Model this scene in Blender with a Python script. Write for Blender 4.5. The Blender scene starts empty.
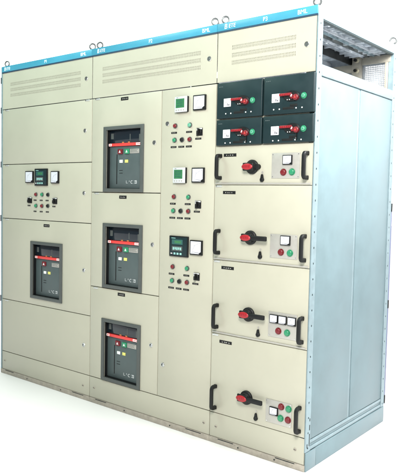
import bpy, bmesh, math, random
from mathutils import Vector, Matrix, Euler
random.seed(7)
S = 0.001
col = bpy.context.scene.collection
scn = bpy.context.scene
CAMX, CAMY, CAMZ = 3939.9, -2607.1, 1305.3

# ------------------------------------------------------------------ materials
def mat(name, rgb, rough=0.5, metal=0.0, var=0.0, vscale=6.0, bump=0.0, bscale=900.0, spots=0.0, spotcol=None,
        spotscale=14.0, streak=0.0, coat=0.0, spec=0.5, trans=0.0):
    m = bpy.data.materials.new(name); m.use_nodes = True
    nt = m.node_tree; N = nt.nodes; L = nt.links
    b = N['Principled BSDF']
    b.inputs['Base Color'].default_value = (*rgb, 1)
    b.inputs['Roughness'].default_value = rough
    b.inputs['Metallic'].default_value = metal
    b.inputs['Coat Weight'].default_value = coat
    b.inputs['Specular IOR Level'].default_value = spec
    b.inputs['Transmission Weight'].default_value = trans
    tc = N.new('ShaderNodeTexCoord')
    geo = N.new('ShaderNodeNewGeometry')
    pos = geo.outputs['Position']
    cur = None
    if var > 0:
        n = N.new('ShaderNodeTexNoise'); n.inputs['Scale'].default_value = vscale
        n.inputs['Detail'].default_value = 6; n.inputs['Roughness'].default_value = 0.65
        L.new(pos, n.inputs['Vector'])
        r = N.new('ShaderNodeMapRange'); r.inputs['From Min'].default_value = .3; r.inputs['From Max'].default_value = .7
        r.inputs['To Min'].default_value = 1 - var; r.inputs['To Max'].default_value = 1 + var
        L.new(n.outputs['Fac'], r.inputs['Value'])
        mx = N.new('ShaderNodeVectorMath'); mx.operation = 'SCALE'
        mx.inputs[0].default_value = rgb
        L.new(r.outputs['Result'], mx.inputs['Scale'])
        cur = mx.outputs[0]
        rr = N.new('ShaderNodeMapRange'); rr.inputs['From Min'].default_value = .3; rr.inputs['From Max'].default_value = .7
        rr.inputs['To Min'].default_value = rough * .85; rr.inputs['To Max'].default_value = min(1, rough * 1.2)
        L.new(n.outputs['Fac'], rr.inputs['Value']); L.new(rr.outputs['Result'], b.inputs['Roughness'])
    if spots > 0:
        n2 = N.new('ShaderNodeTexNoise'); n2.inputs['Scale'].default_value = spotscale
        n2.inputs['Detail'].default_value = 9; n2.inputs['Roughness'].default_value = .75
        if streak:
            mp = N.new('ShaderNodeMapping'); mp.inputs['Scale'].default_value = (1, 1, streak)
            L.new(pos, mp.inputs['Vector']); L.new(mp.outputs['Vector'], n2.inputs['Vector'])
        else:
            L.new(pos, n2.inputs['Vector'])
        r2 = N.new('ShaderNodeMapRange'); r2.inputs['From Min'].default_value = .56; r2.inputs['From Max'].default_value = .72
        r2.inputs['To Min'].default_value = 0; r2.inputs['To Max'].default_value = spots
        L.new(n2.outputs['Fac'], r2.inputs['Value'])
        mm = N.new('ShaderNodeMix'); mm.data_type = 'RGBA'
        L.new(r2.outputs['Result'], mm.inputs[0])
        if cur: L.new(cur, mm.inputs[6])
        else: mm.inputs[6].default_value = (*rgb, 1)
        mm.inputs[7].default_value = (*(spotcol or [c * .5 for c in rgb]), 1)
        cur = mm.outputs[2]
    if cur: L.new(cur, b.inputs['Base Color'])
    if bump > 0:
        n3 = N.new('ShaderNodeTexNoise'); n3.inputs['Scale'].default_value = bscale; n3.inputs['Detail'].default_value = 2
        L.new(pos, n3.inputs['Vector'])
        # slow waviness of the sheet metal as well as the orange peel of the coat
        n4 = N.new('ShaderNodeTexNoise'); n4.inputs['Scale'].default_value = 3.0; n4.inputs['Detail'].default_value = 1
        L.new(pos, n4.inputs['Vector'])
        b1 = N.new('ShaderNodeBump'); b1.inputs['Strength'].default_value = bump; b1.inputs['Distance'].default_value = .0006
        b2 = N.new('ShaderNodeBump'); b2.inputs['Strength'].default_value = .5; b2.inputs['Distance'].default_value = .012
        L.new(n4.outputs['Fac'], b2.inputs['Height']); L.new(n3.outputs['Fac'], b1.inputs['Height'])
        L.new(b2.outputs['Normal'], b1.inputs['Normal']); L.new(b1.outputs['Normal'], b.inputs['Normal'])
    return m

M = {}
M['cream'] = mat('cream_powder_coat', (.398, .392, .316), .42, var=.04, vscale=2.4, bump=.3, spots=.14, spotcol=(.30, .28, .20), spotscale=34)
M['sheet'] = mat('pale_blue_grey_sheet', (.135, .200, .220), .42, spec=.35, var=.12, vscale=5, bump=.3, bscale=300, spots=.22, spotcol=(.165, .235, .255), spotscale=30)
M['galv'] = mat('galvanised_steel', (.200, .275, .300), .42, metal=.2, var=.12, vscale=22, bump=.4, bscale=160, spots=.35, spotcol=(.12, .14, .155), spotscale=60)
M['scuffed'] = mat('scuffed_plinth_steel', (.36, .33, .28), .55, metal=.2, var=.2, vscale=30, bump=.4, bscale=200, spots=.6, spotcol=(.13, .10, .08), spotscale=45)
M['blue'] = mat('blue_enamel', (.042, .250, .365), .38, var=.08, vscale=4, bump=.15)
M['navy'] = mat('band_shadow_line', (.01, .04, .08), .5)  # painted shadow line below the blue band
M['white'] = mat('white_lettering', (.80, .84, .86), .5)
M['dark'] = mat('dark_interior', (.012, .018, .018), .8)
M['gap'] = mat('dark_door_gap', (.05, .06, .055), .8)  # dark tone stands in for the shade inside the door gaps
M['black'] = mat('black_plastic', (.005, .006, .0065), .5, spec=.3, var=.1, vscale=30, bump=.2)
M['bezel'] = mat('grey_bezel_plastic', (.062, .072, .069), .5, var=.08, vscale=20, bump=.3)
M['face'] = mat('breaker_grey_plastic', (.062, .086, .088), .45, var=.08, vscale=18, bump=.25)
M['glossy'] = mat('smoked_cover', (.006, .012, .018), .08, spec=.6)
M['module'] = mat('dark_teal_plastic', (.0035, .0165, .0200), .45, spec=.35, var=.10, vscale=16, bump=.25)
M['red'] = mat('red_plastic', (.30, .008, .014), .4, var=.06, vscale=40)
M['stripe'] = mat('red_stripe_paint', (.62, .045, .04), .4)
M['dred'] = mat('dark_red_plastic', (.14, .006, .011), .4, var=.1, vscale=40)
M['green'] = mat('green_plastic', (.02, .21, .10), .3, var=.06, vscale=40)
M['pgreen'] = mat('pale_green_lens', (.10, .32, .22), .2)
M['offwhite'] = mat('off_white_plastic', (.72, .74, .74), .4)
M['dial'] = mat('meter_dial_card', (.58, .60, .66), .3, coat=.4)
M['ink'] = mat('dial_ink', (.12, .12, .14), .6)
M['lcd'] = mat('green_display', (.030, .145, .060), .22, var=.15, vscale=60)
M['lcd_dark'] = mat('dark_display', (.02, .09, .08), .2)
M['lcd_seg'] = mat('display_digits', (.25, .50, .46), .4)
M['yellow'] = mat('yellow_indicator', (.62, .60, .16), .45)
M['orange'] = mat('amber_mark', (.45, .18, .06), .5)
M['plate'] = mat('grey_control_plate', (.38, .375, .345), .38, metal=.25, var=.04, vscale=60, bump=.2, spots=.2, spotcol=(.3, .29, .28), spotscale=120)
M['chrome'] = mat('bright_metal', (.62, .64, .64), .22, metal=1, var=.1, vscale=60)
M['steel'] = mat('dark_forged_steel', (.09, .10, .10), .4, metal=.5, var=.2, vscale=60)
M['lightgrey'] = mat('light_grey_bezel', (.48, .51, .52), .4)
M['zinc'] = mat('zinc_hinge', (.52, .54, .52), .35, metal=.5)
M['gold'] = mat('brass_washer', (.75, .68, .50), .3, metal=.8)
M['int'] = mat('galvanised_inner_sheet', (.52, .56, .60), .34, metal=.35, var=.3, vscale=14, bump=.6, bscale=60, spots=.8, spotcol=(.65, .68, .68), spotscale=22)
M['inbeige'] = mat('beige_inner_frame', (.31, .29, .24), .5, var=.15, vscale=14, bump=.3)
M['reardoor'] = mat('rear_door_edge', (.10, .12, .22), .5)
M['floor'] = mat('white_studio_floor', (.80, .80, .80), .9, var=.01, vscale=2, spec=.1)

# ------------------------------------------------------------------ mesh builders (mm, local)
class MB:
    def __init__(s): s.bm = bmesh.new(); s.mats = []
    def mi(s, m):
        if m not in s.mats: s.mats.append(m)
        return s.mats.index(m)
    def box(s, x0, x1, y0, y1, z0, z1, m, bev=0.0, seg=2):
        r = bmesh.ops.create_cube(s.bm, size=1)
        vs = r['verts']
        for v in vs:
            v.co = Vector(((x0 + x1) / 2 + v.co.x * (x1 - x0), (y0 + y1) / 2 + v.co.y * (y1 - y0), (z0 + z1) / 2 + v.co.z * (z1 - z0)))
        fs = set(f for v in vs for f in v.link_faces)
        i = s.mi(m)
        for f in fs: f.material_index = i
        if bev > 0:
            es = list(set(e for f in fs for e in f.edges))
            rr = bmesh.ops.bevel(s.bm, geom=es, offset=bev, segments=seg, profile=.5, affect='EDGES')
            for f in rr['faces']: f.material_index = i
            return rr['verts']
        return vs
    def lathe(s, cx, cz, prof, m, n=28, sx=1.0, sz=1.0):
        """profile [(radius, y)] revolved about an axis along y through (cx, cz)"""
        i = s.mi(m); rings = []
        for r, y in prof:
            if r < 1e-6: rings.append([s.bm.verts.new((cx, y, cz))])
            else: rings.append([s.bm.verts.new((cx + sx * r * math.cos(2 * math.pi * k / n), y, cz + sz * r * math.sin(2 * math.pi * k / n))) for k in range(n)])
        for a, b in zip(rings, rings[1:]):
            for k in range(n):
                k2 = (k + 1) % n
                q = [a[k % len(a)], a[k2 % len(a)], b[k2 % len(b)], b[k % len(b)]]
                u = []
                for v in q:
                    if v not in u: u.append(v)
                if len(u) >= 3:
                    f = s.bm.faces.new(u); f.material_index = i
        for e in (rings[0], rings[-1]):
            if len(e) > 2:
                f = s.bm.faces.new(e); f.material_index = i
    def prism(s, pts, y0, y1, m):
        """polygon in x,z extruded from y0 (front) to y1"""
        i = s.mi(m)
        a = [s.bm.verts.new((x, y0, z)) for x, z in pts]; b = [s.bm.verts.new((x, y1, z)) for x, z in pts]
        fs = [s.bm.faces.new(a), s.bm.faces.new(b[::-1])]
        n = len(pts)
        for k in range(n): fs.append(s.bm.faces.new((a[k], b[k], b[(k + 1) % n], a[(k + 1) % n])))
        for f in fs: f.material_index = i
    def tube(s, path, r, m, n=12, closed=False, sq=False):
        i = s.mi(m); P = [Vector(p) for p in path]; rings = []
        k = len(P)
        up = Vector((0.13, 0.9, .3)).normalized()
        for j in range(k):
            t = (P[(j + 1) % k] - P[j - 1]) if closed or 0 < j < k - 1 else (P[1] - P[0] if j == 0 else P[-1] - P[-2])
            t.normalize()
            a = up.cross(t).normalized(); b = t.cross(a)
            rr = r[j] if isinstance(r, (list, tuple)) else r
            rings.append([s.bm.verts.new(P[j] + rr * (a * math.cos(2 * math.pi * q / n) + b * math.sin(2 * math.pi * q / n))) for q in range(n)])
        rng = range(k) if closed else range(k - 1)
        for j in rng:
            A, B = rings[j], rings[(j + 1) % k]
            for q in range(n):
                f = s.bm.faces.new((A[q], A[(q + 1) % n], B[(q + 1) % n], B[q])); f.material_index = i
        if not closed:
            for e in (rings[0], rings[-1]):
                f = s.bm.faces.new(e); f.material_index = i
    def plate(s, us, vs, hole, d0, d1, m, axis='xz', bev=0.0):
        """sheet on a u,v grid with cells left out where hole(i,j); thickness d0..d1 along the third axis"""
        i = s.mi(m); nu, nv = len(us) - 1, len(vs) - 1
        mk = (lambda u, v, d: (u, d, v)) if axis == 'xz' else ((lambda u, v, d: (d, u, v)) if axis == 'yz' else (lambda u, v, d: (u, v, d)))
        cache = {}
        def V(a, b, d):
            k = (a, b, d)
            if k not in cache: cache[k] = s.bm.verts.new(mk(us[a], vs[b], d))
            return cache[k]
        full = lambda a, b: 0 <= a < nu and 0 <= b < nv and not hole(a, b)
        es = []
        for a in range(nu):
            for b in range(nv):
                if not full(a, b): continue
                for d in (d0, d1):
                    f = s.bm.faces.new((V(a, b, d), V(a + 1, b, d), V(a + 1, b + 1, d), V(a, b + 1, d))); f.material_index = i
                for (da, db, p, q) in ((-1, 0, (a, b), (a, b + 1)), (1, 0, (a + 1, b), (a + 1, b + 1)), (0, -1, (a, b), (a + 1, b)), (0, 1, (a, b + 1), (a + 1, b + 1))):
                    if not full(a + da, b + db):
                        f = s.bm.faces.new((V(*p, d0), V(*q, d0), V(*q, d1), V(*p, d1))); f.material_index = i
                        if bev: es.append(s.bm.edges.get((V(*p, d0), V(*q, d0))))
        if bev and es:
            bmesh.ops.recalc_face_normals(s.bm, faces=s.bm.faces[:])
            rr = bmesh.ops.bevel(s.bm, geom=list(set(es)), offset=bev, segments=2, profile=.5, affect='EDGES')
            for f in rr['faces']: f.material_index = i
    def mesh(s, name):
        bmesh.ops.recalc_face_normals(s.bm, faces=s.bm.faces[:])
        bmesh.ops.scale(s.bm, vec=(S, S, S), verts=s.bm.verts[:])
        me = bpy.data.meshes.new(name); s.bm.to_mesh(me); s.bm.free()
        for m in s.mats: me.materials.append(M[m])
        me.polygons.foreach_set('use_smooth', [True] * len(me.polygons))
        me.set_sharp_from_angle(angle=math.radians(35))
        return me

WL = {}
def link(name, me, loc, parent=None, label=None, rot=None):
    o = bpy.data.objects.new(name, me); col.objects.link(o)
    p = Vector(loc) * S; WL[o.name] = p
    if parent:
        o.parent = parent; o.location = p - WL[parent.name]
    else: o.location = p
    if rot: o.rotation_euler = rot
    if label: o['label'] = label
    return o
def put(name, mb, loc, parent=None, label=None, rot=None): return link(name, mb.mesh(name), loc, parent, label, rot)
CACHE = {}
def proto(key, fn):
    if key not in CACHE: CACHE[key] = fn().mesh(key)
    return CACHE[key]
def pr(x, z, d):
    """where a point d mm in front of the doors stands if it is seen over door point (x, z)"""
    return x + (CAMX - x) * d / -CAMY, z + (CAMZ - z) * d / -CAMY

def text_mesh(s, size, m, name, bold=0.0, shear=0.0, sx=1.0):
    cu = bpy.data.curves.new(name, 'FONT'); cu.body = s; cu.size = size * S; cu.extrude = .0006; cu.offset = bold * S
    cu.align_x = 'CENTER'; cu.align_y = 'CENTER'; cu.shear = shear
    o = bpy.data.objects.new(name, cu); col.objects.link(o)
    dg = bpy.context.evaluated_depsgraph_get(); dg.update()
    me = bpy.data.meshes.new_from_object(o.evaluated_get(dg))
    bpy.data.objects.remove(o); bpy.data.curves.remove(cu)
    me.transform(Matrix.Rotation(math.pi / 2, 4, 'X') @ Matrix.Diagonal((sx, 1, 1, 1)))
    me.materials.clear(); me.materials.append(M[m]); me.name = name
    return me

# ------------------------------------------------------------------ fittings (front faces toward -y, back on y = 0)
def m_lock():
    b = MB()
    b.lathe(0, 0, [(13, 0), (13, -3), (11.5, -5), (9.5, -5), (9, -2.5)], 'chrome', 24)
    b.lathe(0, 0, [(10.2, -.5), (10.2, -2.8), (0, -2.8)], 'bezel', 20)
    b.prism([(-2, -7.5), (8, -4.5), (7, 5), (2, 3), (3.5, -2.5), (-2, -3.5)], -5, -2.5, 'chrome')
    return b
def m_screw():
    b = MB(); b.lathe(0, 0, [(8, 0), (8, -1.5), (6, -3.5), (0, -4)], 'scuffed', 16); b.box(-6, 6, -4.4, -3, -1.2, 1.2, 'dark'); return b
def m_hinge():
    b = MB(); b.box(-17, 17, -3, 2, -5, 5, 'zinc', 1.2); b.lathe(-17, 0, [(4.5, 2), (4.5, -4), (0, -5)], 'chrome', 12); return b
def m_button(c, r=14, ring='chrome', h=13):
    def f():
        b = MB()
        b.lathe(0, 0, [(r + 2.5, 0), (r + 2.5, -3), (r + 1, -5), (r - 1, -5)], ring if ring else c, 28)
        b.lathe(0, 0, [(r - 1, -2), (r - 1, -h + 2), (r - 3, -h), (r - 6, -h - .6), (0, -h - .8)], c, 28)
        return b
    return f
def m_selector():
    b = MB()
    b.box(-21, 21, -4, 0, -21, 21, 'black', 1.5)
    b.box(-19, 19, -5.2, -3.9, 13, 19, 'offwhite')
    b.lathe(0, 0, [(16, -3.5), (16, -9), (14, -11), (0, -11)], 'black', 28)
    b.box(-5, 5, -24, -10, -17, 17, 'black', 2)
    b.box(-1, 1, -24.8, -23.5, 4, 15, 'offwhite')
    return b
def m_label(w=28, h=10, n=4, seed=1):
    def f():
        b = MB(); b.box(-w / 2, w / 2, -1.6, 0, -h / 2, h / 2, 'black', .5, 1)
        rnd = random.Random(seed); x = -w / 2 + w * .2
        while x < w / 2 - w * .2:
            q = rnd.uniform(.05, .11) * w
            b.box(x, x + q, -2.0, -1.4, -h * .16, h * rnd.uniform(.0, .16), 'plate'); x += q + rnd.uniform(.05, .12) * w
        return b
    return f
def m_analog(w, h, d=12):
    def f():
        b = MB()
        b.box(-w / 2, w / 2, -d, 0, -h / 2, h / 2, 'black', 1.5)
        q = w * .075
        b.box(-w / 2 + q, w / 2 - q, -d - 1.0, -d + .5, -h / 2 + q, h / 2 - q, 'dial', .8, 1)
        # pivot cover in the lower right corner
        b.prism([(w / 2 - q * .9, -h / 2 + q * .9), (w / 2 - q * .9, -h / 2 + h * .22), (w / 2 - w * .13, -h / 2 + h * .20), (w / 2 - w * .20, -h / 2 + h * .13), (w / 2 - w * .22, -h / 2 + q * .9)], -d - 1.9, -d - .5, 'black')
        cx, cz = w / 2 - w * .14, -h / 2 + h * .14
        R = w * .60
        for k in range(11):
            a = math.radians(92 + k * 8.6)
            r1 = R * (1.16 if k % 5 == 0 else 1.08)
            p = [(cx + math.cos(a) * R, cz + math.sin(a) * R), (cx + math.cos(a) * r1, cz + math.sin(a) * r1)]
            nx, nz = -math.sin(a) * .8, math.cos(a) * .8
            b.prism([(p[0][0] - nx, p[0][1] - nz), (p[1][0] - nx, p[1][1] - nz), (p[1][0] + nx, p[1][1] + nz), (p[0][0] + nx, p[0][1] + nz)], -d - 1.4, -d - .9, 'ink')
        a = math.radians(174); nx, nz = -math.sin(a) * 1.3, math.cos(a) * 1.3
        b.prism([(cx - nx, cz - nz), (cx + math.cos(a) * R - nx * .3, cz + math.sin(a) * R - nz * .3), (cx + math.cos(a) * R + nx * .3, cz + math.sin(a) * R + nz * .3), (cx + nx, cz + nz)], -d - 1.7, -d - 1.2, 'ink')
        return b
    return f
def m_multimeter():
    b = MB(); w, h = 88, 84
    b.box(-w / 2, w / 2, -14, 0, -h / 2, h / 2, 'black', 1)
    b.box(-w / 2, w / 2, -18, -13.8, -h / 2, h / 2, 'lightgrey', 2)
    b.box(-35, 26, -18.9, -17.5, -19, 30, 'lcd', .6, 1)
    for j in range(3):
        for k in range(4): b.box(-26 + k * 11, -20 + k * 11, -19.2, -18.8, 16 - j * 13, 22 - j * 13, 'lcd_dark')
    for k in range(4): b.lathe(-30 + k * 17, -31, [(4, -17.5), (4, -19.4), (0, -19.6)], 'plate', 12)
    b.box(-30, -18, -18.4, -17.8, 34, 37, 'ink')
    return b
def m_protection():
    b = MB(); w, h = 136, 114
    b.box(-w / 2, w / 2, -10, 0, -h / 2, h / 2, 'black', 2)
    b.box(-w / 2 + 6, w / 2 - 6, -12, -9.8, -h / 2 + 6, h / 2 - 6, 'module', 1.5)
    b.box(-46, 32, -13, -11.8, 10, 38, 'lcd_dark', .8, 1)
    b.box(-26, 22, -13.4, -12.9, 17, 31, 'lcd')
    b.box(-46, 30, -13, -11.8, -26, 1, 'bezel', .8, 1)
    for k in range(5): b.box(-38 + k * 13, -29 + k * 13, -13.5, -12.9, -20 + (k % 2) * 2, -5, 'lcd_seg')
    b.box(-54, -42, -12.6, -11.8, -43, -38, 'offwhite')
    for k in range(3): b.box(-32 + k * 22, -18 + k * 22, -13.6, -11.8, -46, -35, 'lcd_seg', .8, 1)
    b.box(-50, -20, -12.3, -11.9, 43, 46, 'lcd_seg')
    return b
def m_handle(hh=128):
    b = MB(); h = hh / 2; d = 38
    # flat bar bent into a C: two feet, two arms that curve into the grip
    pts = []
    for z0, sg in ((h - 7, 1), (-h + 7, -1)):
        arc = []
        for k in range(6):
            a = math.pi / 2 * k / 5
            arc.append((-(d - 16) - 14 * math.sin(a), z0 - sg * 14 * (1 - math.cos(a))))
        pts.append(arc)
    path = [(1, h - 7)] + pts[0] + pts[1][::-1] + [(1, -h + 7)]
    P = [Vector((y, z)) for y, z in path]; n = len(P); w = 9.0; t = 9.5
    rings = []; i = b.mi('black')
    for j, p in enumerate(P):
        tg = (P[min(j + 1, n - 1)] - P[max(j - 1, 0)]).normalized(); nn = Vector((-tg.y, tg.x))
        ring = []
        for (a, c) in ((-w, -t * .5), (-w * .6, -t), (w * .6, -t), (w, -t * .5), (w, t * .5), (w * .6, t), (-w * .6, t), (-w, t * .5)):
            q = p + nn * c; ring.append(b.bm.verts.new((a, q.x, q.y)))
        rings.append(ring)
    for A, B in zip(rings, rings[1:]):
        for q in range(8):
            f = b.bm.faces.new((A[q], A[(q + 1) % 8], B[(q + 1) % 8], B[q])); f.material_index = i
    for e in (rings[0], rings[-1]): b.bm.faces.new(e).material_index = i
    for sg in (1, -1): b.box(-9, 9, -5, 0, sg * (h - 7) - 10, sg * (h - 7) + 10, 'black', 2)
    return b
def m_rotary(arm):
    """black escutcheon disc with a pistol grip: red cap at the near end, black lever running right"""
    def f():
        b = MB()
        b.lathe(0, 0, [(36, 0), (36, -9), (33, -12), (28, -13), (26, -22), (23, -25), (0, -25)], 'black', 40)
        if arm > 40:
            b.box(-4, arm, -37, -22, -12, 12, 'black', 5, 3)
        else:
            b.lathe(36, 0, [(14, 0), (14, -18), (11, -22), (0, -22)], 'black', 24)
        b.box(-40, 24, -34, -22, -20, 20, 'black', 5.5, 3)
        return b
    return f
def m_redgrip():
    b = MB()
    b.lathe(-2, 0, [(14.5, -31), (14.5, -37), (13, -40), (9, -41.5), (0, -42)], 'red', 36, sx=2.2, sz=1.08)
    for k in range(4): b.box(-21 + k * 11, -18 + k * 11, -42.6, -39, -6, 6, 'dred', .6)
    return b
def m_keyflap():
    b = MB()
    b.lathe(0, 0, [(11, 0), (11, -8), (8, -11), (0, -11)], 'black', 24)
    b.prism([(-9, 2), (9, 2), (5, 22), (3, 27), (-3, 27), (-5, 22)], -8, 0, 'black')
    b.lathe(0, 36, [(5, 0), (5, -2), (3.2, -2), (3.2, -.6)], 'plate', 16)
    return b
def m_eye():
    b = MB()

    b.tube([(17.5 * math.cos(a), 0, 25 + 17.5 * math.sin(a)) for a in [2 * math.pi * k / 28 for k in range(28)]], 5.0, 'steel', 10, closed=True)
    b.tube([(0, 0, -4), (0, 0, 1), (0, 0, 1.1), (0, 0, 4), (0, 0, 8)], [14, 14, 9, 8, 6], 'steel', 16)
    return b

# ------------------------------------------------------------------ cabinets
X = [-14, 956, 1924, 2506]
H = 2200; D = 936
ZB, ZR, ZK, ZP = 2155, 1899, 164, 32
G = 2.2   # half gap between doors

def empty(name, loc, label, cat, group):
    o = bpy.data.objects.new(name, None); col.objects.link(o)
    o.location = Vector(loc) * S; WL[o.name] = Vector(loc) * S; o.empty_display_size = .1
    o['label'] = label; o['category'] = cat; o['group'] = group
    return o
grp = 'switchgear cabinets bolted side by side'
C1 = empty('switchgear_cabinet', (X[0], 0, 0), 'cream cabinet marked P1 under blue header, one air breaker below a control door', 'electrical cabinet', grp)
C2 = empty('switchgear_cabinet', (X[1], 0, 0), 'cream cabinet marked P2 under blue header, three air breakers stacked beside narrow meter door', 'electrical cabinet', grp)
C3 = empty('switchgear_cabinet', (X[2], 0, 0), 'cream cabinet marked P3 with red-handled drawers, four dark breaker modules and open grey side', 'electrical cabinet', grp)
C = [C1, C2, C3]

def door(cab, x0, x1, z0, z1, hole=None, name='door', label=None, th=18, lg=G, rg=G, vg=G):
    cx, cz = (x0 + x1) / 2, (z0 + z1) / 2; b = MB()
    us = [x0 + lg, x1 - rg]; vs = [z0 + vg, z1 - vg]
    hf = lambda a, c: False
    if hole:
        us = [us[0], hole[0], hole[1], us[1]]; vs = [vs[0], hole[2], hole[3], vs[1]]
        hf = lambda a, c: a == 1 and c == 1
    b.plate([u - cx for u in us], [v - cz for v in vs], hf, 0, th, 'cream', bev=1.6)
    return put(name, b, (cx, 0, cz), cab, label)
def vent_door(cab, x0, x1, va, vb):
    z0, z1 = ZR, ZB; cx, cz = (x0 + x1) / 2, (z0 + z1) / 2
    pitch, slot = 8.0, 3.0
    us = [x0 + G]; u = va; flags = [0]
    n = int((vb - va) / pitch)
    for k in range(n): us += [va + k * pitch, va + k * pitch + slot]; flags += [1, 0]
    us.append(x1 - G)
    vs = [z0 + G, 1983, 1993, 1995, 2004.5, 2020.5, 2031, 2033, 2042.5, 2058.5, 2069, 2071, 2081, z1 - 1]
    rows = {1, 3, 5, 7, 9, 11}
    b = MB(); b.plate([u - cx for u in us], [v - cz for v in vs], lambda a, c: flags[a] and c in rows, 0, 1.2, 'cream', bev=0)
    return put('vent_door', b, (cx, 0, cz), cab)
def add(name, key, fn, x, z, parent, d=0, label=None, y=0, rot=None):
    if d: x, z = pr(x, z, d)
    if key[:4] in ('btn_', 'btp_'): label = {'dred': 'red', 'green': 'green', 'pgreen': 'pale green', 'black': 'black'}[key[4:]] + ' round push button'
    return link(name, proto(key, fn), (x, y, z), parent, label, rot)
def lock(x, z, parent): return add('door_lock', 'lock', m_lock, x, z, parent, 4, rot=(0, random.uniform(-.4, .4), 0))
def hinge(x, z, cab): return add('hinge', 'hinge', m_hinge, x, z, cab)
def nameplate(x, z, parent, w=52, h=15, seed=3): return add('nameplate', f'np{w}_{seed}', m_label(w, h, seed=seed), x, z, parent)

for i, cab in enumerate(C):
    x0, x1 = X[i], X[i + 1]
    # dark carcass behind the doors, below the busbar compartment
    b = MB(); b.box(x0 + 4, x1 - (4 if i < 2 else 24), 66 if i < 2 else 24, D - 8, 34, 1884, 'gap')
    me = b.mesh('inner_carcass'); me.transform(Matrix.Translation(-Vector((x0, 0, 0)) * S)); link('inner_carcass', me, (x0, 0, 0), cab)
    # header band; navy strip paints the shadow line along its lower edge
    b = MB(); lx = x0 + (12 if i == 0 else 0)
    w = x1 - lx
    b.box(.8, w - .8, -7, 16, ZB + 6, H, 'blue', 1.5)
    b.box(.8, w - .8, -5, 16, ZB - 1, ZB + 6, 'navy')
    band = put('header_band', b, (lx, 0, 0), cab)
    zc = 2179
    off = {0: (66, 500, 876), 1: (1040, 1451, 1850), 2: (2006, 2219, 2424)}[i]
    for s, xx, sz, bold, sh in (('B', off[0] - 27, 35, 0, .12), ('ETE', off[0] + 12, 27, 0, .12), ('P%d' % (i + 1), off[1], 28, 0, 0), ('BML', off[2], 29, 0, 0)):
        me = text_mesh(s, sz, 'white', 'lettering', bold, sh)
        link('lettering', me, (xx, -7.4, zc), band)
    # vented top door
    va, vb = ((96, 850), (1048, 1820), (2018, 2400))[i]
    vd = vent_door(cab, x0 + (14 if i == 0 else 0), x1 - (0 if i < 2 else 6), va, vb)
    lx_, lz_ = ((895, 2029), (1868, 2033), (2447, 2030))[i]
    lock(lx_, lz_, vd)
    # dark sheet behind the slots
    b = MB(); b.box(x0 + 40, x1 - 60, 5, 8, 1960, 2110, 'inbeige'); me = b.mesh('vent_backing')
    me.transform(Matrix.Translation(-Vector((x0, 0, 0)) * S)); link('vent_backing', me, (x0, 0, 0), cab)
    # kick panel and plinth
    b = MB(); kx0 = x0 + (14 if i == 0 else 0)
    b.box(kx0 + G, x1 - (G if i < 2 else 6), 0, 16, ZP + 1, ZK - G, 'cream', 1.6)
    kp = put('kick_panel', b, (0, 0, 0), None); kp.parent = cab; kp.location = -WL[cab.name]; WL[kp.name] = Vector((0, 0, 0))
    for sx_, sz_ in (((35, 97), (895, 91)), ((1000, 97), (1885, 91)), ((1968, 91), (2451, 97)))[i]:
        add('screw', 'screw', m_screw, sx_, sz_, kp)
    b = MB()
    b.box(0, x1 - x0 - 1, -3, 20, 0, ZP - 1, 'scuffed', 2)
    b.box(0, x1 - x0 - 1, 21, D - 12, 0, ZP - 2, 'scuffed')
    for u in ((60, 160), (x1 - x0 - 165, x1 - x0 - 55)): b.box(u[0], u[1], -4, 3, ZP - 7, ZP - 3, 'dark')
    for u in (.33, .71): b.lathe((x1 - x0) * u, 15, [(4, -2.8), (4, -5), (0, -5.5)], 'dark', 10)
    pl = put('plinth', b, (x0, 0, 0), cab)
    # roof
    b = MB()
    if i < 2: b.box(2, x1 - x0 - 2, 12, D - 10, H - 12, H - 5, 'int')
    else:   # slotted roof sheet, slots added to let light brighten the compartment
        us = [4]; vs = [14]
        for k in range(11): us += [30 + k * 48, 30 + k * 48 + 30]
        for k in range(22): vs += [50 + k * 38, 50 + k * 38 + 13]
        us.append(572); vs.append(924)
        b.plate(us, vs, lambda p, q: p % 2 == 1 and q % 2 == 1 and (p // 2 + q // 2) % 3 != 0, H - 10, H - 7, 'int', axis='xy')
    put('roof_plate', b, (x0, 0, 0), cab)
    # rear panel, full height below the busbar compartment
    b = MB(); b.box(6, x1 - x0 - 6, D + 1, D + 12, 60, 1880 if i == 2 else 2150, 'sheet', 2); put('rear_panel', b, (x0, 0, 0), cab)
    # lifting eyes
    for ex, ey, a in (((16, 26, .3), (924, 26, .7), (16, 905, .2), (924, 905, .5)), ((990, 28, .5), (1886, 26, .8), (990, 905, .5), (1886, 905, .2)), ((1952, 28, .6), (2484, 26, .25), (1952, 905, .4), (2490, 912, .35)))[i]:
        link('lifting_eye', proto('eye', m_eye), (ex, ey, H), cab, rot=(0, 0, a))
# left corner post of P1
b = MB(); b.box(-14, -1, -2, 40, 0, H, 'galv', 1.5); b.box(-14, -8, 41, D, 0, H - 2, 'sheet', 1)
for z in (2105, 1895, 1512, 1128, 548): b.box(-17, -12, -6, 6, z - 22, z + 22, 'black', 1)
o = b.mesh('corner_post'); o.transform(Matrix.Translation(Vector((14, 0, 0)) * S)); link('corner_post', o, (-14, 0, 0), C1)
# partitions between the busbar compartments
for i in (0, 1):
    b = MB(); b.box(-4, -1, 20, D - 14, 1890, H - 13, 'int'); put('partition', b, (X[i + 1], 0, 0), C[i])

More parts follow.
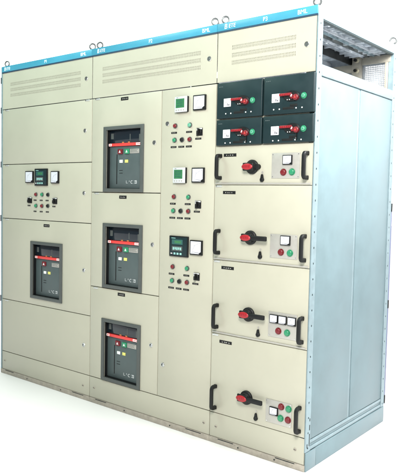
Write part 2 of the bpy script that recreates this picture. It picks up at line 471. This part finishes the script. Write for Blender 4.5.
# ---- doors P1
LZ = [1899, 1511, 1129, 546, 164]
d = door(C1, 0, 956, 1511, 1899); lock(888, 1708, d)
dm = door(C1, 0, 956, 1129, 1511); lock(884, 1318, dm)
ACB1 = (341, 680, 592, 984)
d3 = door(C1, 0, 956, 546, 1129, (ACB1[0] + 22, ACB1[1] - 22, ACB1[2] + 20, ACB1[3] - 20)); lock(889, 830, d3); nameplate(511, 1096, d3, 62, 19, 5)
d4 = door(C1, 0, 956, 164, 546); lock(894, 351, d4)
for z in (1899, 1511, 1129, 546): hinge(62, z - 8, C1)
hinge(915, 1893, C1)
add('panel_meter', 'an1', m_analog(86, 80), 312, 1422, dm, 12)
add('panel_meter', 'an2', m_analog(78, 80), 588, 1419, dm, 12)
add('digital_meter', 'prot', m_protection, 441, 1420, dm, 11)
for x, z, c in ((381, 1303, 'dred'), (448, 1303, 'green'), (512, 1303, 'black'), (381, 1226, 'green'), (447, 1226, 'dred'), (511, 1228, 'black')):
    add('push_button', 'btn_' + c, m_button(c, 11.5, 'bezel'), x, z, dm, 12)
for x in (310, 583): add('selector_switch', 'sel', m_selector, x, 1263, dm, 14)
for k, (x, z) in enumerate(((384, 1264), (451, 1264), (515, 1264), (384, 1188), (452, 1188), (518, 1188), (316, 1226), (587, 1226))):
    add('legend_plate', 'lp%d' % (k % 3), m_label(31, 9, seed=k % 3 + 10), x, z, dm)

# ---- doors P2
XS = 1539
ACB2 = [(1068, 1405, 1328, 1720), (1070, 1405, 742, 1138), (1068, 1402, 158 + 8, 551)]
LV = [(1325, 1899), (738, 1325), (164, 738)]
for k, ((z0, z1), a) in enumerate(zip(LV, ACB2)):
    dd = door(C2, 956, XS, z0, z1, (a[0] + 24, a[1] - 24, a[2] + 20, a[3] - 20))
    lock((1483, 1481, 1482)[k], (1611, 1030, 447)[k], dd)
    nameplate((1241, 1237, 1235)[k], (1877, 1298, 714)[k], dd, 62, 19, 5 + k)
    hinge(1010, z1 - 8 if k else z1 - 7, C2)
dr = door(C2, XS, 1924, 164, 1899, name='meter_door')
lock(1576, 350, dr); lock(1581, 1711, dr)
for j, z in enumerate((1811, 1425)):
    add('digital_meter', 'mm', m_multimeter, 1678 - (j * 4), z, dr, 17)
    add('panel_meter', 'an3', m_analog(84, 80), 1806, z, dr, 12)
add('digital_meter', 'prot', m_protection, 1679, 1033, dr, 11)
add('panel_meter', 'an3', m_analog(84, 80), 1803, 1034, dr, 12)
for j, zb in enumerate((1697, 1307, 916)):
    for x, dz, c in ((1633, 0, 'dred'), (1738, -1, 'pgreen' if j == 0 else 'green'), (1630, -78, 'green'), (1684, -78, 'black'), (1739, -78, 'dred')):
        add('push_button', 'btn_' + c, m_button(c, 11.5, 'bezel'), x, zb + dz, dr, 12)
    add('selector_switch', 'sel', m_selector, 1804, zb - 40, dr, 14)
    for k, (x, dz) in enumerate(((1634, -39), (1742, -39), (1632, -117), (1688, -117), (1742, -117), (1807, -78))):
        add('legend_plate', 'lq%d' % (k % 3), m_label(42, 10, seed=k % 3 + 20), x, zb + dz, dr)

# ---- air circuit breakers
def circuit_breaker(cab, a, green=True):
    x0, x1, z0, z1 = a; w, h = x1 - x0, z1 - z0
    b = MB()   # the fixed body: recess liner, grey face, smoked upper cover
    b.plate([18, 26, w - 26, w - 18], [14, 22, h - 22, h - 14], lambda p, q: p == 1 and q == 1, 2, 60, 'black')
    b.box(26.5, w - 26.5, 22, 60, 22.5, 274, 'face', 2)
    b.box(26.5, w - 26.5, 20, 60, 292, h - 22.5, 'glossy', 2)
    b.box(88, 94, 20.8, 23, 48, 226, 'black')
    for zz in (112, 128): b.box(112, 140, 21, 23, zz, zz + 3, 'black')
    for xx in (136, 186): b.box(xx, xx + 16, 18.6, 20.5, 293, 299, 'orange')
    b.box(40, 62, 19.2, 20.4, 318, 352, 'bezel'); b.box(200, 206, 19.2, 20.4, 306, 344, 'bezel'); b.box(w - 60, w - 50, 19.2, 20.4, 300, 340, 'bezel')
    body = put('circuit_breaker', b, (x0, 0, z0), cab)
    b = MB()
    b.plate([0, 24, w - 24, w], [0, 21, h - 21, h], lambda p, q: p == 1 and q == 1, -9, -.3, 'bezel', bev=2.5)
    put('bezel', b, (x0, 0, z0), body)
    b = MB(); b.box(27, w - 28, 13, 22, 274.5, 291.5, 'stripe', 1)
    b.box(27.5, 52, 12.4, 13.6, 276, 290, 'offwhite'); b.box(w - 78, w - 29, 12.4, 13.6, 276, 290, 'offwhite')
    b.box(34, 40, 12.0, 12.8, 279, 287, 'stripe'); b.box(42, 47, 12.0, 12.8, 279, 287, 'stripe')
    for k in range(5): b.box(w - 72 + k * 8, w - 67 + k * 8, 12.0, 12.8, 280, 286, 'stripe')
    for k in range(9): b.box(70 + k * 13, 78 + k * 13, 12.6, 13.4, 280, 286, 'offwhite') if False else None
    put('brand_stripe', b, (x0, 0, z0), body)
    for xx, zz, c, on in ((122, 242, 'dred', 1), (180, 242, 'green', green)):
        if not on: continue
        b = MB(); b.box(-19, 19, -4, 4, -15, 15, c, 2)
        b.prism([(-8, -7), (8, -7), (0, 8)], -4.8, -3.8, 'offwhite')
        put('push_button', b, (x0 + xx, 18, z0 + zz), body)
    b = MB(); b.box(-38, 38, -2, 3, -13, 13, 'plate', 1)
    for k in range(3): b.box(-32, 30 - 9 * (k % 2), -2.5, -1.8, 7 - k * 7, 9 - k * 7, 'bezel')
    put('rating_plate', b, (x0 + 240, 21, z0 + 242), body)
    for xx, c in ((128, 'offwhite'), (174, 'yellow')):
        b = MB(); b.box(-13, 13, -2.5, 3, -9, 9, c, 1); put('indicator', b, (x0 + xx, 21, z0 + 184), body)
    b = MB()   # printed white symbols: an L, a stroke, a C, a reversed D
    t = 2.4; y0, y1 = -1, 1
    b.box(0, t, y0, y1, -9, 11, 'lightgrey'); b.box(t, 16, y0, y1, -9, -9 + t, 'lightgrey')
    b.box(28, 31, y0, y1, 2, 12, 'lightgrey')
    for k in range(8):
        a0 = math.radians(60 + k * 30); a1 = math.radians(90 + k * 30); cx = 54; r0, r1 = 9, 12.5
        b.prism([(cx + r0 * math.cos(a0), r0 * math.sin(a0)), (cx + r1 * math.cos(a0), r1 * math.sin(a0)), (cx + r1 * math.cos(a1), r1 * math.sin(a1)), (cx + r0 * math.cos(a1), r0 * math.sin(a1))], y0, y1, 'lightgrey')
    b.box(72, 86, y0, y1, 8, 10, 'lightgrey'); b.box(72, 86, y0, y1, -10, -8, 'lightgrey'); b.box(82, 98, y0, y1, -11, 12, 'lightgrey')
    b.box(86, 94, y0 - .5, y1, -5, 5, 'face')
    bmesh.ops.scale(b.bm, vec=(.9, 1, .8), verts=b.bm.verts[:]); put('printed_symbols', b, (x0 + 172, 22, z0 + 60), body)
    return body
circuit_breaker(C1, ACB1, False)
for a in ACB2: circuit_breaker(C2, a)

# ---- P3: four moulded modules
b = MB(); b.box(4, 576, 4, 18, 1573, 1897, 'cream'); put('module_backplate', b, (1924, 0, 0), C3)
def module(x0, x1, z0, z1, white_x, zw, hub, green, dots, low):
    dpt = 16
    b = MB(); w, h = x1 - x0, z1 - z0
    b.box(0, w, -dpt, 3.9, 0, h, 'module', 4, 3)
    zd = dots - z0
    b.box(110, 172, -dpt - 1, -dpt + 1, zd - 4, zd + 8, 'black', 1)
    b.box(150, 190, -dpt - 2, -dpt + 1, zd + 8, zd + 20, 'black', 2)
    for xx in (60, 92, 184, 216): b.lathe(xx, zd, [(3.4, -dpt), (3.4, -dpt - 1.4), (0, -dpt - 1.6)], 'offwhite', 10)
    for k in range(3): b.box(14 + k * 9, 20 + k * 9, -dpt - .6, -dpt + .2, h - 22, h - 18, 'face')
    o = put('breaker_module', b, (x0, 0, z0), C3)
    b = MB(); b.box(-22, 22, -4, 0, -21, 21, 'offwhite', 1.5); b.box(-12, -4, -4.6, -3.8, 0, 4, 'plate'); b.box(0, 5, -4.8, -3.8, -15, -4, 'ink'); b.box(8, 15, -4.8, -3.8, -16, -8, 'ink')
    x, z = pr(white_x, zw, dpt + 4); put('label', b, (x, -dpt, z), o)
    # rotary operator: black shroud, red ribbed grip running left from a red hub
    b = MB()
    b.lathe(-26, 6, [(34, 0), (34, -5), (30, -8), (0, -8)], 'black', 32, sx=1.25, sz=.72)
    b.lathe(0, -2, [(14, 0), (14, -14), (12, -16), (8, -17), (0, -17)], 'dred', 28)
    b.box(-90, -22, -15, -4, 7, 21, 'dred', 4, 2)
    for k in range(6): b.box(-86 + k * 10, -81 + k * 10, -16.0, -14, 9, 18, 'red')
    b.prism([(-30, 4), (-16, 12), (-6, -6), (-20, -10)], -16.5, -3, 'dred')
    b.prism([(-24, 2), (-19, 12), (-15, 10), (-19, 0)], -19, -15, 'offwhite')
    b.prism([(-6, -7), (6, -7), (0, 4)], -19, -17.5, 'stripe')
    if low: b.box(-3, 2, -9, 0, -48, -18, 'black', 1); b.box(-3, 2, -10, -8, -46, -38, 'bezel')
    for xx in (-46, -34): b.lathe(xx, -11, [(2.4, -2), (2.4, -9), (0, -9.3)], 'offwhite', 8)
    x, z = pr(hub[0], hub[1], dpt + 14); put('rotary_handle', b, (x, -dpt, z), o)
    b = MB(); b.lathe(0, 0, [(15, 0), (15, -3), (13, -5), (10, -5)], 'green', 28); b.lathe(0, 0, [(9, -2), (9, -9), (7, -11), (0, -11)], 'pgreen', 24)
    b.prism([(-4, 0), (0, -4), (4, 0), (0, 4)], -12, -10.5, 'green')
    x, z = pr(green[0], green[1], dpt + 8); put('push_button', b, (x, -dpt, z), o)
    return o
def shr(x, d=16): return x + (CAMX - x) * d / -CAMY
module(shr(1926), shr(2207), 1712, 1894, 1993, 1795, (2104, 1795), (2145, 1796), 1736, 0)
module(shr(2216), 2504, 1712, 1894, 2285, 1793, (2394, 1793), (2437, 1795), 1736, 0)
module(shr(1926), shr(2208), 1575, 1706, 1992, 1636, (2110, 1637), (2149, 1639), 1587, 1)
module(shr(2216), 2504, 1575, 1706, 2285, 1637, (2401, 1639), (2440, 1640), 1587, 1)

# ---- P3: withdrawable drawers
DR = [(1373, 1573, 1464, 1466, 1402, 0), (980, 1373, 1108, 1076, 1018, 112), (590, 980, 716, 684, 624, 112), (164, 590, 285, 250, 194, 112)]
PL = [(2275, 2432, 1406, 1528), (2278, 2431, 1018, 1135), (2280, 2442, 627, 752), (2279, 2427, 196, 313)]
MT = [[(2360, 1495, 52, 46)], [(2361, 1106, 55, 47)], [(2308, 716, 46, 42), (2358, 716, 46, 42), (2410, 716, 46, 42)], [(2322, 255, 48, 41)]]
BT = [[(2336, 1436, 'dred'), (2384, 1437, 'green')], [(2335, 1047, 'dred'), (2386, 1046, 'green')], [(2333, 658, 'dred'), (2383, 656, 'green')],
      [(2362, 285, 'dred'), (2404, 283, 'green'), (2360, 227, 'green'), (2402, 228, 'dred')]]
NP = [(2020, 1526), (2020, 1334), (2021, 943), (2019, 552)]
order = ['topmost', 'second', 'third', 'lowest']
for k, (z0, z1, zs, zh, zk, arm) in enumerate(DR):
    o = door(C3, 1924, 2501, z0, z1, name='drawer_unit', vg=1.3)
    for hx in (1961, 2471): link('pull_handle', proto('handle', m_handle), (hx, 0, zh), o)
    if k < 3:
        b = MB(); b.box(1932, 2492, -4, -.3, z0 + 5.5, z0 + 12, 'plate', 1)
        me = b.mesh('bottom_trim'); me.transform(Matrix.Translation(-Vector((1932, 0, z0)) * S)); link('bottom_trim', me, (1932, 0, z0), o)
    x, z = pr(2153, zs, 12)
    r = link('rotary_switch', proto('rot%d' % arm, m_rotary(arm)), (x, 0, z), o)
    x2, z2 = x - 8, z
    link('red_grip', proto('redgrip', m_redgrip), (x2, 0, z2), o)
    add('key_flap', 'keyflap', m_keyflap, 2216, zk - 2, o, 8)
    a = PL[k]; b = MB(); b.box(-(a[1] - a[0]) / 2, (a[1] - a[0]) / 2, -3, -.3, -(a[3] - a[2]) / 2, (a[3] - a[2]) / 2, 'plate', .8)
    for sx_ in (-1, 1):
        for sz_ in (-1, 1): b.lathe(sx_ * ((a[1] - a[0]) / 2 - 7), sz_ * ((a[3] - a[2]) / 2 - 7), [(2.5, -3), (2.5, -4.2), (0, -4.5)], 'chrome', 10)
    put('control_plate', b, ((a[0] + a[1]) / 2, 0, (a[2] + a[3]) / 2), o)
    for (mx, mz, mw, mh) in MT[k]: add('panel_meter', f'an{mw}_{mh}', m_analog(mw, mh, 9), mx, mz, o, 10, y=-2.5)
    for (bx, bz, c) in BT[k]: add('push_button', 'btp_' + c, m_button(c, 14.5, c, 12), bx, bz, o, 12, y=-2.5)
    nameplate(NP[k][0], NP[k][1], o, 80, 16, 12 + k)
    hinge(1955, z0 - 7, C3) if k < 3 else None

# ---- P3: right-hand side (outer face at x = 2506)
XR = 2506
def post(name, y0, y1, zs0, zs1, hy, front=False):
    b = MB()
    zsl = [zs0]
    z = 110
    hs = set(); idx = 0
    while z < zs1 - 10:
        zsl += [z - 4.5, z + 4.5]; hs.add(len(zsl) - 2); z += 74.5
    zsl.append(zs1)
    b.plate([y0, hy - 4, hy + 4, y1], zsl, lambda p, q: p == 1 and q in hs, XR - 2, XR, 'galv', axis='yz')
    b.box(XR - 32, XR - 7, y0 + 1, y1 - 1, zs0, zs1, 'dark')
    b.box(XR - 6, XR - 2.1, y0, y0 + 3, zs0, zs1, 'galv'); b.box(XR - 30, XR - 6.5, y0 - .0, y0 + 3, zs0, zs1, 'galv') if not front else None
    if front:
        # long slots and scuffs low on the front post
        for zz, hh in ((118, 60), (196, 26), (240, 14)): b.box(XR - 1, XR + .7, 34, 40, zz, zz + hh, 'dark')
        b.box(XR - 1, XR + .7, 14, 20, 112, 132, 'dark')
    me = b.mesh(name); me.transform(Matrix.Translation(-Vector((XR, y0, 0)) * S))
    return link(name, me, (XR, y0, 0), C3)
post('corner_post', 0, 46, 93, 2199, 24, True)
post('corner_post', 892, 936, 93, 2199, 914)
def sidebox(name, parts, label=None):
    b = MB()
    for p in parts: b.box(*p)
    me = b.mesh(name); x, y, z = XR, parts[0][2], parts[0][4]
    me.transform(Matrix.Translation(-Vector((x, y, z)) * S)); return link(name, me, (x, y, z), C3, label)
sidebox('top_rail', [(XR - 30, XR + 1.5, 47, 891, 2146, 2200, 'galv', 2), (XR - 26, XR - 3, 47, 891, 2142, 2145.5, 'face', 0)])  # thin dark lower strip paints the shadow line under the rail
sidebox('side_rail', [(XR - 30, XR + 1.5, 47, 891, 1886, 1938, 'galv', 2)])
sidebox('side_panel', [(XR - 12, XR - 3, 48, 455, 146, 1883, 'sheet', 3)])
sidebox('side_panel', [(XR - 12, XR - 3, 480, 890, 146, 1883, 'sheet', 3)])
sidebox('centre_post', [(XR - 20, XR - 6, 456, 479, 144, 1884, 'galv', 2)])
sidebox('bottom_rail', [(XR - 20, XR - 1, 47, 891, 128, 143, 'galv', 2), (XR - 20, XR - 4, 47, 891, 112, 127, 'sheet', 2), (XR - 20, XR - 1, 47, 891, 94, 111, 'galv', 2)])
sidebox('side_plinth', [(XR - 20, XR + 4, 101, 932, 0, 91, 'sheet', 3), (XR - 3, XR + 4.6, 1, 99, 0, 91, 'sheet', 2)])
sidebox('rear_door', [(XR - 560, XR - 2, 938, 958, 100, 1272, 'reardoor', 2)])
for z in (1270, 700, 130): sidebox('rear_hinge', [(XR - 8, XR + 3, 938, 950, z - 24, z + 24, 'black', 2)])
# busbar compartment seen through the open side
sidebox('ceiling_rib', [(1935, 2470, y, y + 26, 2168, 2187, 'int', 2) for y in (180, 400, 640, 850)] )
sidebox('longitudinal_angle', [(2236, 2246, 60, 900, 2112, 2160, 'black', 1), (2246, 2276, 60, 900, 2156, 2160, 'int', 1)])
sidebox('busbar', [(2020 + k * 75, 2030 + k * 75, 50, 905, 2085, 2140, 'int', 1) for k in range(2)])
rnd = random.Random(11)
sidebox('cross_strut', [(1950, 2470, y, y + rnd.uniform(4, 14), 2150 + rnd.uniform(-8, 8), 2163, 'int', 1) for y in range(110, 860, 62)])
sidebox('cable_duct', [(2320 + k * 34, 2326 + k * 34, 70 + 17 * k, 880, 2140, 2152 + 4 * (k % 2), ('int', 'bezel', 'galv', 'int')[k], 1) for k in range(4)])
b = MB()
us = [1940, 2318]; n = 13
for k in range(n): us += [2318 + k * 10.5 + 4.5, 2318 + k * 10.5 + 10.5]
us += [2470]
vs = [1890]
for k in range(18): vs += [1900 + k * 11 + 5, 1900 + k * 11 + 11]
vs += [2188]
b.plate(us, vs, lambda p, q: p >= 2 and p % 2 == 0 and p < len(us) - 2 and q % 2 == 1 and q < len(vs) - 2, 922, 925, 'int')
me = b.mesh('rear_mesh'); me.transform(Matrix.Translation(-Vector((2500, 922, 1890)) * S)); link('rear_mesh', me, (2500, 922, 1890), C3)
b = MB()
b.box(1940, 2254, 890, 905, 2066, 2112, 'inbeige', 1); b.box(2312, 2488, 890, 905, 2104, 2146, 'inbeige', 1)
b.box(2254, 2311, 880, 905, 1890, 2152, 'inbeige', 2); b.box(2456, 2474, 886, 905, 1890, 2103, 'inbeige', 1)
for z in (2132, 2072):
    b.lathe(2286, z, [(15, 880), (15, 877), (9, 875)], 'gold', 16); b.lathe(2280, z, [(9, 877), (9, 862), (0, 861)], 'black', 6)
me = b.mesh('rear_frame'); me.transform(Matrix.Translation(-Vector((2286, 890, 1890)) * S)); link('rear_frame', me, (2286, 890, 1890), C3)
b = MB(); b.box(1930, 2500, 20, 925, 1885, 1889, 'int'); me = b.mesh('compartment_floor'); me.transform(Matrix.Translation(-Vector((1930, 20, 1885)) * S)); link('compartment_floor', me, (1930, 20, 1885), C3)

# ------------------------------------------------------------------ floor
b = MB(); b.box(-30000, 30000, -30000, 30000, -100, -.5, 'floor'); fl = put('floor', b, (0, 0, 0)); fl['kind'] = 'structure'

# ------------------------------------------------------------------ world: white surroundings behind, dimmer in front
w = bpy.data.worlds.new('World'); scn.world = w; w.use_nodes = True
N = w.node_tree.nodes; L = w.node_tree.links; bg = N['Background']
tc = N.new('ShaderNodeTexCoord'); sp = N.new('ShaderNodeSeparateXYZ'); L.new(tc.outputs['Generated'], sp.inputs[0])
rm = N.new('ShaderNodeMapRange'); rm.interpolation_type = 'SMOOTHSTEP'
rm.inputs['From Min'].default_value = -.05; rm.inputs['From Max'].default_value = .25
rm.inputs['To Min'].default_value = .22; rm.inputs['To Max'].default_value = 2.6
L.new(sp.outputs['Y'], rm.inputs['Value']); L.new(rm.outputs['Result'], bg.inputs['Strength'])
bg.inputs['Color'].default_value = (1, 1, 1, 1)

# ------------------------------------------------------------------ lamps
def area(name, loc, target, size, power, colr, sy=None):
    l = bpy.data.lights.new(name, 'AREA'); l.energy = power; l.size = size; l.color = colr
    if sy: l.shape = 'RECTANGLE'; l.size_y = sy
    o = bpy.data.objects.new(name, l); col.objects.link(o); o.location = loc
    o.rotation_euler = (Vector(target) - Vector(loc)).to_track_quat('-Z', 'Y').to_euler()
    return o
area('key_softbox', (3.6, -2.4, 2.75), (2.2, 0, 1.6), .9, 165, (1, .97, .93))
area('side_fill_light', (3.35, .3, 2.95), (2.5, .45, 1.9), .9, 125, (1, .99, .98))  # added area light, brightens the upper side in place of sky glow
area('cool_left_softbox', (.3, -1.5, 3.4), (.6, 0, 2.1), .9, 44, (.70, 1, .88))

# ------------------------------------------------------------------ camera
cam = bpy.data.cameras.new('camera'); co = bpy.data.objects.new('camera', cam); col.objects.link(co); scn.camera = co
yaw, pitch, roll = -.6793, -.0593, .0207
yaw, pitch, roll = -0.67930, -0.05930, 0.02070
dv = Vector((math.sin(yaw) * math.cos(pitch), math.cos(yaw) * math.cos(pitch), math.sin(pitch)))
r = Vector((math.cos(yaw), -math.sin(yaw), 0)); u = r.cross(dv)
r2 = r * math.cos(roll) + u * math.sin(roll); u2 = -r * math.sin(roll) + u * math.cos(roll)
mw = Matrix(((r2.x, u2.x, -dv.x, CAMX * S), (r2.y, u2.y, -dv.y, CAMY * S), (r2.z, u2.z, -dv.z, CAMZ * S), (0, 0, 0, 1)))
co.matrix_world = mw
cam.sensor_fit = 'HORIZONTAL'; cam.sensor_width = 36; cam.lens = 625.927 / 400 * 36
cam.shift_x = (200 - 200.41) / 400; cam.shift_y = (234.68 - 237) / 400
cam.clip_start = .05; cam.clip_end = 200
scn.view_settings.view_transform = 'Standard'; scn.view_settings.look = 'None'; scn.view_settings.exposure = 0; scn.view_settings.gamma = 1
